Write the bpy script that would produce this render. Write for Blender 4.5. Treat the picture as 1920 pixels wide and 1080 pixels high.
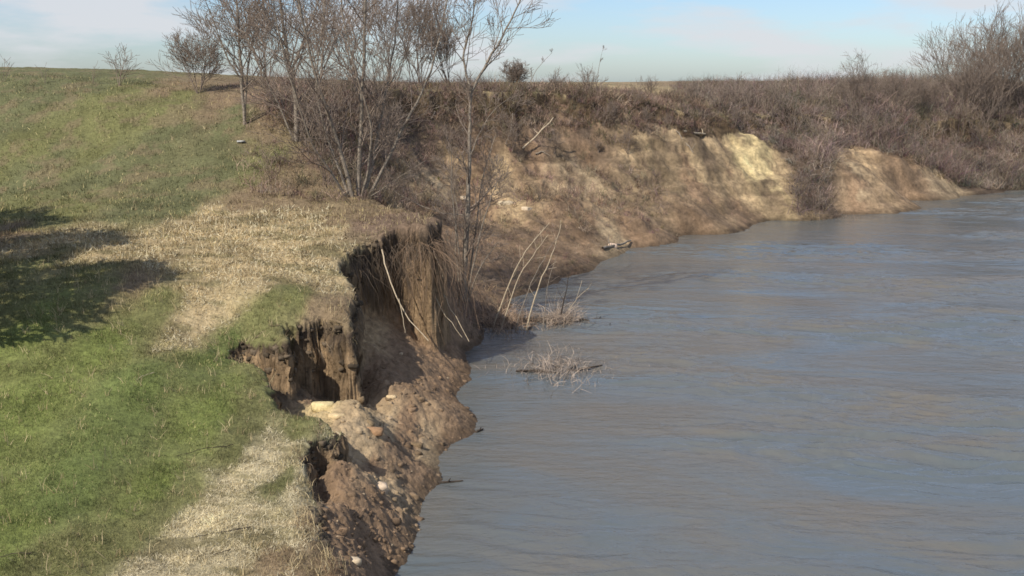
import bpy, math, random
import numpy as np
from mathutils import Vector, Matrix

for o in list(bpy.data.objects): bpy.data.objects.remove(o)
S = bpy.context.scene
COL = S.collection
R = math.radians

# ------------------------------------------------------------------ camera, world, sun, exposure
CAMZ = 8.0; FPX = 2059.0; PITCH = math.atan((540-155)/FPX)
cd = bpy.data.cameras.new('camera'); cam = bpy.data.objects.new('camera', cd); COL.objects.link(cam)
cam.location = (0, 0, CAMZ); cam.rotation_euler = (math.pi/2-PITCH, 0, 0)
cd.sensor_width = 36; cd.lens = 36*FPX/1920; cd.clip_start = .1; cd.clip_end = 5000
S.camera = cam

SUN_EL = R(44); SUN_AZ = math.atan2(-.67, -.74)          # azimuth measured from +Y towards +X
sd = Vector((math.sin(SUN_AZ)*math.cos(SUN_EL), math.cos(SUN_AZ)*math.cos(SUN_EL), math.sin(SUN_EL)))
ld = bpy.data.lights.new('sun', 'SUN'); ld.energy = 3.7; ld.angle = R(.6); ld.color = (1, .93, .82)
sun = bpy.data.objects.new('sun', ld); COL.objects.link(sun); sun.rotation_euler = sd.to_track_quat('Z', 'Y').to_euler()
sun.location = (-40, -20, 40)

W = bpy.data.worlds.new('World'); S.world = W; W.use_nodes = True
nt = W.node_tree; nt.nodes.clear(); N = nt.nodes.new; L = nt.links.new
wo = N('ShaderNodeOutputWorld'); bg = N('ShaderNodeBackground'); bg.inputs['Strength'].default_value = .088
sky = N('ShaderNodeTexSky'); sky.sky_type = 'NISHITA'; sky.sun_disc = False
sky.sun_elevation = SUN_EL; sky.sun_rotation = SUN_AZ % (2*math.pi); sky.air_density = 1.0; sky.dust_density = .6; sky.ozone_density = 1.6
tc = N('ShaderNodeTexCoord'); mp = N('ShaderNodeMapping'); mp.inputs['Scale'].default_value = (3.6, 3.6, 19)
mp.inputs['Location'].default_value = (.7, 0.2, .35)
n1 = N('ShaderNodeTexNoise'); n1.inputs['Scale'].default_value = 1.5; n1.inputs['Detail'].default_value = 6; n1.inputs['Roughness'].default_value = .55
cr = N('ShaderNodeValToRGB'); cr.color_ramp.elements[0].position = .43; cr.color_ramp.elements[1].position = .60
cr.color_ramp.elements[0].color = (0, 0, 0, 1); cr.color_ramp.elements[1].color = (.85, .85, .85, 1)
tint = N('ShaderNodeMix'); tint.data_type = 'RGBA'; tint.blend_type = 'MULTIPLY'; tint.inputs[0].default_value = 1
tint.inputs[7].default_value = (.78, .90, 1.13, 1)
mx = N('ShaderNodeMix'); mx.data_type = 'RGBA'; mx.inputs[7].default_value = (5.9, 6.0, 6.3, 1)
L(tc.outputs['Generated'], mp.inputs[0]); L(mp.outputs[0], n1.inputs['Vector']); L(n1.outputs['Fac'], cr.inputs[0])
L(sky.outputs[0], tint.inputs[6]); L(tint.outputs[2], mx.inputs[6]); L(cr.outputs[0], mx.inputs[0]); L(mx.outputs[2], bg.inputs[0]); L(bg.outputs[0], wo.inputs[0])

S.view_settings.view_transform = 'Standard'; S.view_settings.look = 'None'
S.view_settings.exposure = 0.48; S.view_settings.gamma = 1
S.render.engine = 'CYCLES'; S.cycles.pixel_filter_type = 'BLACKMAN_HARRIS'; S.cycles.filter_width = 1.6

# ------------------------------------------------------------------ helpers
CP, SP = math.cos(PITCH), math.sin(PITCH)
def ray(px, py):
    u = (px-960)/FPX; v = (540-py)/FPX
    return u, CP+v*SP, -SP+v*CP            # x, y, z
def atz(px, py, z):
    x, y, dz = ray(px, py); t = (z-CAMZ)/dz
    return (x*t, y*t, z)
def aty(px, py, Y):
    x, y, dz = ray(px, py); t = Y/y
    return (x*t, Y, CAMZ+dz*t)
def project(X, Y, Z):
    d = Y*CP-(Z-CAMZ)*SP; v = Y*SP+(Z-CAMZ)*CP
    return 960+FPX*X/d, 540-FPX*v/d

def perlin(x, y, seed=0):
    xi = np.floor(x).astype(np.int64); yi = np.floor(y).astype(np.int64); xf = x-xi; yf = y-yi
    def g(ix, iy):
        h = (ix*374761393+iy*668265263+seed*1442695041) & 0xffffffff
        h = ((h ^ (h >> 13))*1274126177) & 0xffffffff
        h = (h ^ (h >> 16)) & 0xffff
        a = h*(2*math.pi/65536.0); return np.cos(a), np.sin(a)
    def fade(t): return t*t*t*(t*(t*6-15)+10)
    u = fade(xf); w = fade(yf)
    def dot(ix, iy, dx, dy):
        a, b = g(ix, iy); return a*dx+b*dy
    n00 = dot(xi, yi, xf, yf); n10 = dot(xi+1, yi, xf-1, yf); n01 = dot(xi, yi+1, xf, yf-1); n11 = dot(xi+1, yi+1, xf-1, yf-1)
    return (n00*(1-u)+n10*u)*(1-w)+(n01*(1-u)+n11*u)*w
def fbm(x, y, sc, octv=4, seed=0, gain=.5):
    a = 1; s = 0*x; f = 1.0/sc
    for i in range(octv):
        s = s+a*perlin(x*f+17.3*i, y*f-9.1*i, seed+i); a *= gain; f *= 2.03
    return s
def sstep(a, b, x):
    t = np.clip((x-a)/(b-a), 0, 1); return t*t*(3-2*t)

def tag(o, label=None, cat=None, group=None, kind=None):
    if label: o['label'] = label
    if cat: o['category'] = cat
    if group: o['group'] = group
    if kind: o['kind'] = kind
    return o
def mesh_np(name, V, faces, mat, parent=None, col=None, smooth=False):
    """faces: list of integer arrays of shape (n,3) or (n,4)"""
    me = bpy.data.meshes.new(name); V = np.asarray(V, dtype=np.float32)
    me.vertices.add(len(V)); me.vertices.foreach_set('co', V.ravel())
    idx = np.concatenate([f.ravel() for f in faces]).astype(np.int32)
    tot = np.concatenate([np.full(len(f), f.shape[1]) for f in faces]).astype(np.int32)
    st = np.concatenate([[0], np.cumsum(tot)[:-1]]).astype(np.int32)
    me.loops.add(len(idx)); me.loops.foreach_set('vertex_index', idx)
    me.polygons.add(len(tot)); me.polygons.foreach_set('loop_start', st); me.polygons.foreach_set('loop_total', tot)
    if smooth: me.polygons.foreach_set('use_smooth', np.ones(len(tot), dtype=bool))
    me.update(calc_edges=True)
    if col is not None:
        a = me.color_attributes.new('tone', 'FLOAT_COLOR', 'POINT')
        c = np.ones((len(V), 4), dtype=np.float32); c[:, :3] = col; a.data.foreach_set('color', c.ravel())
    me.materials.append(mat)
    o = bpy.data.objects.new(name, me); COL.objects.link(o)
    if parent: o.parent = parent
    return o
def empty(name, loc):
    o = bpy.data.objects.new(name, None); COL.objects.link(o); o.location = loc; o.empty_display_size = .2
    return o

# ------------------------------------------------------------------ materials
def newmat(name):
    m = bpy.data.materials.new(name); m.use_nodes = True; t = m.node_tree; t.nodes.clear()
    o = t.nodes.new('ShaderNodeOutputMaterial'); b = t.nodes.new('ShaderNodeBsdfPrincipled'); t.links.new(b.outputs[0], o.inputs[0])
    b.inputs['Roughness'].default_value = .9; b.inputs['Specular IOR Level'].default_value = .2
    return m, t, b
def nnode(t, scale, detail=5, rough=.6, coord=None, vec=None):
    n = t.nodes.new('ShaderNodeTexNoise'); n.inputs['Scale'].default_value = scale; n.inputs['Detail'].default_value = detail; n.inputs['Roughness'].default_value = rough
    if vec is not None: t.links.new(vec, n.inputs['Vector'])
    return n
def ramp(t, src, stops):
    r = t.nodes.new('ShaderNodeValToRGB'); e = r.color_ramp.elements
    while len(e) < len(stops): e.new(.5)
    for i, (p, c) in enumerate(stops): e[i].position = p; e[i].color = (*c, 1)
    t.links.new(src, r.inputs[0]); return r
def mixc(t, a, b, fac, mode='MIX'):
    m = t.nodes.new('ShaderNodeMix'); m.data_type = 'RGBA'; m.blend_type = mode
    for s, k in ((a, 6), (b, 7), (fac, 0)):
        if isinstance(s, (int, float)): m.inputs[k].default_value = s
        elif isinstance(s, tuple): m.inputs[k].default_value = (*s, 1)
        else: t.links.new(s, m.inputs[k])
    return m.outputs[2]
def attr_mat(name, n_sc, lo, hi, bump=0, bsc=20, bdist=.02, rough=.9):
    m, t, b = newmat(name)
    a = t.nodes.new('ShaderNodeAttribute'); a.attribute_name = 'tone'
    g = t.nodes.new('ShaderNodeNewGeometry')
    n = nnode(t, n_sc, 6, .7, vec=g.outputs['Position'])
    r = ramp(t, n.outputs['Fac'], [(.3, (lo,)*3), (.7, (hi,)*3)])
    c = mixc(t, a.outputs['Color'], r.outputs[0], 1.0, 'MULTIPLY'); t.links.new(c, b.inputs['Base Color'])
    b.inputs['Roughness'].default_value = rough
    if bump:
        n2 = nnode(t, bsc, 6, .7, vec=g.outputs['Position']); bp = t.nodes.new('ShaderNodeBump')
        bp.inputs['Strength'].default_value = bump; bp.inputs['Distance'].default_value = bdist
        t.links.new(n2.outputs['Fac'], bp.inputs['Height']); t.links.new(bp.outputs[0], b.inputs['Normal'])
    return m, t, b
def bark_mat(name, c1, c2, sc=14):
    m, t, b = newmat(name); g = t.nodes.new('ShaderNodeNewGeometry')
    n = nnode(t, sc, 5, .7, vec=g.outputs['Position'])
    r = ramp(t, n.outputs['Fac'], [(.35, c1), (.65, c2)]); t.links.new(r.outputs[0], b.inputs['Base Color'])
    bp = t.nodes.new('ShaderNodeBump'); bp.inputs['Strength'].default_value = .5; bp.inputs['Distance'].default_value = .01
    t.links.new(n.outputs['Fac'], bp.inputs['Height']); t.links.new(bp.outputs[0], b.inputs['Normal'])
    return m
M = {}
M['turf'] = attr_mat('grassy_ground', 9, .62, 1.42, .9, 16, .05)[0]
m, t, b = attr_mat('bare_earth', 4.5, .6, 1.45, .9, 9, .08); M['earth'] = m
M['grass'] = attr_mat('grass_blade', 3, .8, 1.2, rough=.7)[0]
M['brush'] = attr_mat('dry_brush', 2, .75, 1.25)[0]
M['clod'] = attr_mat('earth_clod', 14, .7, 1.3, .6, 30, .02)[0]
M['bark'] = bark_mat('bark', (.14, .115, .09), (.33, .28, .22))
M['twig'] = bark_mat('twig_bark', (.15, .115, .092), (.29, .23, .18))
M['pale'] = bark_mat('pale_dead_wood', (.34, .27, .18), (.55, .45, .32))
M['dark'] = bark_mat('wet_dark_wood', (.03, .024, .02), (.08, .06, .045))
M['needle'] = bark_mat('evergreen_foliage', (.02, .045, .015), (.05, .085, .03))
M['litter'] = bark_mat('white_plastic_litter', (.30, .30, .29), (.5, .5, .48), 6)

# ------------------------------------------------------------------ terrain definition
def zm(z): return float(np.interp(z, [1.5,2.0,2.3,2.6,3.0,3.3], [1.1,1.55,1.9,2.33,2.9,3.3])) if z < 3.3 else z
EDGE_Z = [(720,1300,1.5),(640,1080,1.7),(605,1010,1.8),(595,950,1.9),(598,900,1.95),(568,860,2.0),(592,825,2.1),(640,802,2.15),(600,772,2.25),
          (550,757,2.3),(515,732,2.4),(500,695,2.55),(470,668,2.6),(434,646,2.65),(450,632,2.7),(500,632,2.75),(540,640,2.78),(552,606,2.85),
          (600,592,2.9),(655,602,2.9),(674,565,3.0),(660,530,3.15),(648,500,3.4),(652,468,3.6),(690,448,3.75),(745,424,4.0),(806,424,4.12),(826,408,4.2),
          (780,394,4.15),(722,384,4.1)]
EDGE_Z = [(a, b_, zm(c)) for a, b_, c in EDGE_Z]
EDGE_Y = [(650,330,39.5),(585,255,42.5),(520,190,45),(480,166,47.5),(560,163,52),(700,168,57),(850,172,61),(1000,173,64),(1100,182,66),(1200,186,68),(1270,206,69),
          (1330,216,71),(1400,222,75),(1500,216,79),(1600,225,83),(1700,230,87),(1920,230,95),(2400,230,112)]
edge = [atz(*p) for p in EDGE_Z]+[aty(*p) for p in EDGE_Y]
E3 = np.array(edge)
poly = np.array([(e[0], e[1]) for e in edge]+[(300, 400), (300, 3000), (-3000, 3000), (-3000, -200), (0, -200), (-.5, 0)])
Tc = [e for e in edge]
Tc += [atz(p[0], p[1], zm(p[2])) for p in [(0,1080,1.85),(0,900,2.15),(0,700,2.7),(0,560,3.25),(0,460,3.6),(300,1080,1.8),(300,850,2.2),(300,700,2.65),(300,560,3.2),(300,470,3.6),(300,420,3.85),
       (500,560,3.15),(500,470,3.6),(500,400,3.95),(620,400,4.0),(0,410,3.8),(-400,700,2.6),(-400,450,3.6),(150,500,3.5),(420,1000,1.85)]]
Tc += [aty(*p) for p in [(0,340,39.5),(0,270,42),(0,200,44.7),(200,270,42),(200,200,44.7),(350,330,39),(350,260,42),(350,200,45),(450,330,38.6),(500,270,41.5),(430,200,45.5),(560,340,38.2),
       (0,147,48.5),(200,153,49),(330,157,49),(430,159,49.5),(-400,300,42),(-400,143,49),
       (1100,168,74),(1250,170,76),(1400,185,84),(1600,185,92),(1900,170,104)]]
Tc += [(-60,62,8.3),(-30,75,8.15),(0,85,7.6),(-30,120,7.8),(20,120,7.5),(60,130,7.45),(120,140,7.45),(-100,200,7.6),(0,400,6.4),(150,400,6.4),(300,300,6.6),(-300,300,7.0),(-50,0,1.5),(-20,-10,1.2),(-30,8,1.6)]
Ec = [atz(p[0], p[1], p[2]*(.74 if p[1] > 780 and p[2] > .2 else 1)) for p in [(745,1085,0),(785,1000,0),(828,905,0),(885,818,0),(858,745,0),(880,680,0),(905,640,0),(905,600,0),(960,560,0),(1060,522,0),(1130,490,0),(1190,466,0),(1300,440,0),(1450,413,0),
       (1560,403,0),(1700,377,0),(1800,368,0),(1920,359,0),(2100,345,0),(2500,325,0),(900,1500,-.4),
       (850,1080,-.6),(880,1000,-.7),(930,900,-.7),(980,810,-.7),(970,740,-.6),(1000,660,-.5),(1040,590,-.4),(1200,520,-.6),(1350,470,-.6),(1600,430,-.6),(1920,390,-.7),
       (1300,900,-1.6),(1300,700,-1.6),(1500,550,-1.6),(1800,480,-1.6),
       (608,905,1.1),(606,955,1.15),(612,865,1.15),(655,905,1.55),(655,955,1.45),(700,1080,.75),(680,1000,.9),(640,1000,1.4),(640,1060,1.45),(640,920,1.45),(700,900,.95),(760,900,.5),(622,870,1.6),(680,850,1.3),
       (655,805,1.75),(690,765,1.35),(720,810,1.1),(800,800,.5),(740,720,1.05),(800,700,.6),(700,700,1.1),(700,650,1.25),(760,650,1.05),(820,650,.65),
       (640,762,1.1),(600,748,.95),(560,735,1.15),(520,690,1.3),(485,655,1.85),(530,655,1.75),(860,640,.3),(850,570,1.0),(870,535,1.05),(900,500,1.0),(950,490,.85),
       (1050,480,.6),(1130,450,.6),(1000,425,1.3),(900,425,1.6),(830,430,2.0),(820,395,2.3),(900,388,2.05),(1000,388,1.95),(1100,400,1.6),(1200,415,1.1),(1300,415,.7),(1400,400,.5),
       (1480,385,.8),(1560,388,.5)]]
Ec += [(-3.75,24.6,.6),(-3.6,25.6,.85),(-3.3,26.4,1.0),(-4.9,21.6,.95),(-3.6,27.3,1.35),(-4.5,26.0,1.35),(-3.4,30.5,1.5),(-2.0,32.5,1.2),(-5.0,23.6,1.5)]
Ec += [aty(*p) for p in [(800,300,57),(900,300,59),(1000,300,61),(1100,300,63),(1200,320,63.5),(1300,330,65),(1400,330,67.5),(1450,300,70.5),(1560,315,70.3),(1560,285,75),(1560,250,80),(1620,305,73.2),(1690,302,77),(1750,308,80),
       (1650,280,80),(1650,250,84),(1800,330,84),(1800,280,88),(1920,330,86),(1920,280,92),(2400,280,106),
       (700,230,54),(800,230,59),(900,230,61),(1000,230,63),(1100,230,64.8),(1200,230,66.5),(1300,250,68),(1400,252,71.5),
       (620,300,43.5),(680,335,44),(725,372,46),(765,380,50),(570,205,48),(650,200,52),(700,300,49)]]
Ec += [e for e in [aty(*p) for p in EDGE_Y[:5]]]                      # no scarp along the mound's shoulder
Ec += [(e[0], e[1], e[2]-.75) for e in [aty(*p) for p in EDGE_Y[5:]]]
Ec += [(e[0], e[1], e[2]) for e in [atz(*p) for p in EDGE_Z[-2:]]]

def rbf_fit(P, c):
    P = np.array(P); n = len(P); D = np.sqrt(((P[:, None, :2]-P[None, :, :2])**2).sum(-1)+c*c)
    A = np.zeros((n+1, n+1)); A[:n, :n] = -D-np.eye(n)*-.02; A[:n, n] = 1; A[n, :n] = 1
    w = np.linalg.solve(A, np.append(P[:, 2], 0)); return P, w, c
def rbf_eval(F, x, y):
    P, w, c = F; out = np.full(x.shape, w[-1])
    for i in range(len(P)): out -= w[i]*np.sqrt((x-P[i, 0])**2+(y-P[i, 1])**2+c*c)
    return out
FT = rbf_fit(Tc, .6); FE = rbf_fit(Ec, .35)

def sdist(x, y):
    """signed distance to the terrace / plateau edge (positive on the turf side) and unit vector towards the edge"""
    best = np.full(x.shape, 1e9); bx = np.zeros(x.shape); by = np.zeros(x.shape); ins = np.zeros(x.shape, bool)
    n = len(poly)
    for i in range(n):
        ax, ay = poly[i]; cx, cy = poly[(i+1) % n]
        dx, dy = cx-ax, cy-ay
        tt = np.clip(((x-ax)*dx+(y-ay)*dy)/(dx*dx+dy*dy), 0, 1)
        qx, qy = ax+tt*dx-x, ay+tt*dy-y; d = qx*qx+qy*qy; k = d < best
        best = np.where(k, d, best); bx = np.where(k, qx, bx); by = np.where(k, qy, by)
        c = ((ay > y) != (cy > y)); 
        with np.errstate(divide='ignore', invalid='ignore'):
            xi = (cx-ax)*(y-ay)/(cy-ay)+ax
        ins ^= (c & (x < xi))
    d = np.sqrt(best)+1e-6
    return np.where(ins, d, -d), bx/d, by/d
def terrain(x, y, full=False):
    near = 1-sstep(32, 50, y)
    s, gx, gy = sdist(x, y)
    jag = (.34*fbm(x, y, 1.3, 3, 5)+.12*fbm(x, y, .35, 3, 9, .65))*near+(1.0*fbm(x, y, 3.2, 3, 6)+.35*fbm(x, y, .9, 3, 8))*(1-near)
    s2 = s+jag
    zT = rbf_eval(FT, x, y); zE = rbf_eval(FE, x, y)
    zT = zT+(.10*fbm(x, y, 2.2, 4, 20)+.035*fbm(x, y, .35, 3, 25))*np.clip(1.2-y/200, .2, 1)
    zT = zT-near*.22*np.exp(-np.clip(s2, 0, 9)/.28)*(.5+fbm(x, y, .6, 2, 77))
    land = sstep(-.25, .35, zE)
    cl = .15*fbm(x, y, .9, 5, 40, .6)+.10*np.abs(fbm(x, y, .34, 4, 44, .6))-.04
    # rills running down the far slope
    u = x*.74+y*.67; v = x*.67-y*.74
    far = .42*fbm(x, y, 4, 6, 50, .62)+.22*fbm(u*1.3, v*.6, 2.0, 5, 55, .6)-.16*np.abs(fbm(u*1.6, v*.7, 2.1, 5, 58, .6))
    zE = zE+land*(cl*near+far*(1-near)*np.clip(zE/2.0, .25, 1))
    ph = 6.283*zE/.85+3.5*fbm(x, y, 3, 3, 59); zE = zE+(1-near)*land*.11*sstep(-.3, .3, fbm(x, y, 4, 2, 60))*np.sin(ph)
    w = .15*near+(.22+1.5*sstep(-.12, .22, fbm(x, y, 5, 3, 11)))*(1-near)
    mk = sstep(-w, w, s2)
    mk = np.where(zT > zE-.3, mk, mk)
    z = zE+(zT-zE)*mk
    if full: return z, s2, mk, gx, gy, near, zT, zE
    return z
def hz(x, y):
    return float(terrain(np.array([float(x)]), np.array([float(y)]))[0])
def on_ground(px, py, z0=1.0):
    """walk along the pixel's ray to where it meets the terrain"""
    x, y, dz = ray(px, py); t = np.linspace(8, 140, 3000)
    z = terrain(x*t, y*t); k = np.argmax(CAMZ+dz*t < z); return x*t[k], y*t[k], z[k]

# ------------------------------------------------------------------ ground tone (what grows or lies where, plus shade painted into the left hole)
GR = (.152,.176,.050); GRD = (.124,.150,.046); OL = (.150,.148,.058); MO = (.120,.122,.056); STR = (.40,.31,.175); BRN = (.205,.15,.09)
STB = (.45,.38,.235); LIT = (.165,.115,.08); SOIL = (.235,.158,.096); RED = (.23,.152,.092); SND = (.40,.29,.165); YEL = (.56,.44,.23); MUD = (.215,.145,.09); PALE=(.38,.285,.175); DK = (.10,.075,.05)
toneT = [(100,1070,1.8,OL),(0,1000,2,GR),(150,900,2.1,GRD),(300,900,2.1,GR),(50,780,2.4,GR),(250,760,2.4,GRD),(400,760,2.4,GR),(450,820,2.2,OL),(200,650,2.8,GR),(400,640,2.8,GRD),(60,640,2.8,GR),
    (480,760,2.3,OL),(560,780,2.3,OL),(330,940,2.0,OL),(240,1000,1.9,OL),(380,960,1.95,STB),(440,900,2.0,STB),(500,850,2.1,STB),(540,840,2.1,STB),(480,960,1.9,STB),(520,900,2,OL),(560,900,2,STB),(420,1040,1.8,STB),(520,1040,1.8,BRN),
    (300,1060,1.8,STB),(590,1050,1.8,BRN),(570,980,1.85,BRN),(540,1000,1.85,STB),(620,1075,1.7,SOIL),
    (480,612,2.8,OL),(380,590,3.0,STR),(300,580,3.1,OL),(180,560,3.2,OL),(60,560,3.2,OL),(250,535,3.3,BRN),(150,520,3.4,OL),(60,500,3.4,OL),(380,520,3.4,STR),(470,520,3.3,STR),(560,500,3.4,STR),(500,550,3.1,STR),
    (200,470,3.6,STR),(120,450,3.7,STR),(320,460,3.6,STR),(420,430,3.8,STR),(520,425,3.85,STR),(600,435,3.8,STR),(450,465,3.6,STR),(560,470,3.6,STR),(640,410,3.95,BRN),(0,440,3.7,BRN),(380,408,3.9,STR),
    (250,400,3.9,MO),(120,400,3.9,OL),(0,400,3.9,OL),(340,395,3.95,MO),(480,385,4,BRN),(560,380,4,BRN),(600,590,2.9,BRN),(640,560,3.0,BRN),(620,520,3.2,STR),(560,570,3.0,OL),(500,600,2.8,OL),(700,430,3.8,LIT),(780,420,3.8,LIT),(740,400,3.9,BRN)]
toneTy = [(60,330,40,MO),(200,330,40,MO),(350,350,38,MO),(430,320,39,MO),(500,300,40.5,OL),(560,320,39.5,BRN),(600,300,41,LIT),(60,260,42,OL),(200,250,42.5,OL),(300,260,42,MO),(420,250,43,MO),(500,240,43,BRN),
    (60,200,45,MO),(200,190,45.5,OL),(320,200,45,OL),(420,190,46,BRN),(470,180,46.5,LIT),(60,145,48.3,MO),(200,152,48.6,MO),(350,156,48.8,BRN),(440,160,48,LIT)]
toneE = [(620,1060,1.5,SOIL),(700,1060,.75,MUD),(660,1000,1.1,RED),(720,980,.7,RED),(640,900,1.45,RED),(720,915,.8,PALE),(700,880,1.,RED),(780,880,.4,MUD),(680,850,1.3,PALE),(740,840,.9,SOIL),(800,830,.5,PALE),(860,810,.2,MUD),
    (660,780,1.5,PALE),(720,760,1.2,PALE),(760,780,.9,RED),(610,765,1.2,YEL),(690,800,1.4,SND),(780,740,.7,SOIL),(720,690,1.1,SOIL),(780,680,.8,SOIL),(840,680,.3,RED),(840,720,.25,RED),(740,640,1.15,SOIL),(700,640,1.25,SND),(840,640,.5,RED),
    (560,700,1.5,DK),(500,670,1.8,DK),(600,740,1.3,SOIL),(860,560,1.0,LIT),(900,520,1.,SOIL),(960,500,.8,MUD),(1050,490,.5,MUD),(900,450,1.4,MUD),(1000,440,1.1,MUD),(1150,460,.3,PALE),(1100,440,.8,RED),(1200,430,.8,RED),  # DK: dark topsoil with the left hole's shade put into its colour
    (1300,420,.6,RED),(1400,405,.5,MUD),(820,440,2.0,RED),(800,400,2.3,RED)]
LIE = (.145,.105,.075)
toneEy = [(760,370,51,PALE),(820,360,52,PALE),(900,385,54.5,RED),(950,382,55,SND),(1060,350,58,PALE),(1060,390,55.5,RED),(850,330,56,SND),(950,340,57.5,SND),(1100,330,61,PALE),(1180,350,61.5,BRN),(1250,350,63,BRN),(1250,300,64.5,BRN),
    (1200,270,65.5,SND),(1100,280,64,RED),(1000,290,61.5,RED),(900,290,59,RED),(800,290,57,LIE),(700,300,49,LIE),(1300,300,66.5,SND),(1340,270,68,SND),(1400,290,69,YEL),(1440,320,69,YEL),(1400,370,65.8,SND),(1350,380,65.5,BRN),(1400,265,70.5,YEL),(1340,300,67,BRN),(1440,370,66.3,BRN),(1380,395,64.5,RED),(1320,345,66,BRN),
    (1460,350,69,SND),(1300,400,64,RED),(1480,300,72,LIE),(1520,360,70,LIE),(1590,320,71,PALE),(1640,330,74,SND),(1700,330,77,SOIL),(1750,335,80,PALE),(1650,360,73.5,RED),(1600,380,69.5,RED),(1800,320,84,LIE),(1900,320,87,LIE),(1650,270,82,LIE),
    (700,220,54,LIE),(850,210,61,LIE),(1000,220,63.5,LIE),(1100,230,65,RED),(1200,220,67,LIE),(1300,230,69,LIE),(1400,240,73,LIE),(1100,195,66,LIE),(1240,200,68.5,PALE),(600,220,48,LIE),(650,320,43,BRN)]
def tone_pts(a, b):
    P = [(*atz(p[0], p[1], zm(p[2]) if a is toneT else p[2]*(.74 if p[1] > 780 else 1))[:2], p[3]) for p in a]+[(*aty(p[0], p[1], p[2])[:2], p[3]) for p in b]
    xy = np.array([(p[0], p[1]) for p in P]); c = np.array([p[2] for p in P]); return xy, c
TT = tone_pts(toneT, toneTy); TE = tone_pts(toneE, toneEy)
TT = (np.vstack([TT[0], [(0,90),(30,110),(-30,80),(5,75),(80,130),(-100,120),(0,400),(200,300)]]), np.vstack([TT[1], [STR,BRN,OL,STR,STR,OL,BRN,BRN]]))
def tone(x, y, onT):
    sc = np.clip(y, 8, 400)
    wx = x+sc*(.012*fbm(x/sc*60, y/sc*60+y*.3, 2, 3, 60)+.006*fbm(x, y, .8, 3, 61)); wy = y+sc*(.05*fbm(x, y, 1.7, 4, 62))
    def field(P):
        xy, c = P; num = np.zeros(x.shape+(3,)); den = np.zeros(x.shape)
        for k in range(len(xy)):
            px, py = xy[k]; s0 = max(py, 6)
            d2 = ((wx-px)/s0)**2*2200+((np.log(np.clip(wy, 3, 1e4)/s0))**2)*330
            w = 1/(d2+.04)**2; den += w; num += w[..., None]*c[k]
        return num/den[..., None]
    a = field(TT); b = field(TE)
    st = fbm((x*.74+y*.67)*1.3, (x*.67-y*.74)*.5, 1.6, 5, 95, .6)*sstep(44, 52, y)
    b = b*(1+.4*st+.35*fbm(x, y, 1.1, 4, 96, .6)*sstep(40, 50, y))[..., None]; b = b+(np.array((.17, .12, .08))-b)*(.55*sstep(.02, .45, -st))[..., None]; b = np.clip(b*(1-.13*sstep(42, 50, y))[..., None], .03, .6)
    sp = sstep(-.02, .36, fbm(x*.55, y*1.3, .8, 4, 98, .6))*sstep(.2, .32, a[..., 0]); a = a+(np.array((.17, .145, .07))-a)*(.75*sp)[..., None]; a = a*(1+.30*fbm(x, y, 1.4, 4, 99))[..., None]; bm_ = sstep(.0, .4, fbm(x, y, 1.6, 5, 102, .65))*sstep(33, 38, y); a = a+(np.array((.19, .145, .085))-a)*(.6*bm_)[..., None]
   
    return np.where(onT[..., None] > .5, a, b)

# ------------------------------------------------------------------ ground mesh (finer close to the photograph's stand)
az = np.radians(np.concatenate([np.linspace(-100, -29, 60)[:-1], np.linspace(-29, 29, 1000), np.linspace(29, 100, 60)[1:]]))
rr = np.concatenate([np.linspace(1, 9, 20)[:-1], np.geomspace(9, 16, 130)[:-1], np.geomspace(16, 34, 420)[:-1], np.geomspace(34, 110, 420)[:-1], np.geomspace(110, 2500, 50)])
A, RR = np.meshgrid(az, rr, indexing='ij'); X = RR*np.sin(A); Y = RR*np.cos(A)
Z, S2, MK, GX, GY, NR, ZT, ZE = terrain(X, Y, True)
TONE = tone(X, Y, MK)
# scarp faces: exposed soil below the sod, and a sod lip that overhangs it
h = np.clip(ZT-ZE, 0, 3); scarp = (MK > .03) & (MK < .93) & (h > .25)
sgn = np.sign(S2)
ox = np.where(S2 > 0, GX, -GX); oy = np.where(S2 > 0, GY, -GY)
push = NR*np.clip(h/1.5, 0, 1)*(.16*np.exp(-((MK-.93)/.06)**2)*(.6+fbm(X, Y, .3, 2, 81))-.09*np.exp(-((MK-.6)/.2)**2)*(1+1.5*fbm(X*3, Y*3, .8, 3, 82)))
strat = fbm(X*2+Z*1.5, Y*2-Z*6, 1.0, 4, 90, .6)
fine = fbm(X*3+Z*9, Y*3+Z*14, 1.0, 4, 91, .65); X2 = X+ox*(push+(.09*strat+.05*fine)*scarp*NR); Y2 = Y+oy*(push+(.09*strat+.05*fine)*scarp*NR)
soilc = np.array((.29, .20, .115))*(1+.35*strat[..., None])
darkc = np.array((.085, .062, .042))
soilc = soilc*(.55+.45*sstep(-.35, .25, fbm(X, Y, 1.1, 3, 97)))[..., None]; soilc = np.where((Y > 40)[..., None], soilc*.42, soilc)  # darker soil patches, partly painted shade for the left hole's wall
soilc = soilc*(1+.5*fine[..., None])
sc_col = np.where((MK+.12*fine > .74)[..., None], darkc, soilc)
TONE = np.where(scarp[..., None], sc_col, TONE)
stt = fbm(X*.12+Y*.10, Z*2.6+.5*fbm(X, Y, 2, 3, 104), 1.0, 4, 103, .6)*(MK < .6)*sstep(42, 50, Y)
TONE = TONE*(1+.5*stt)[..., None]
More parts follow.
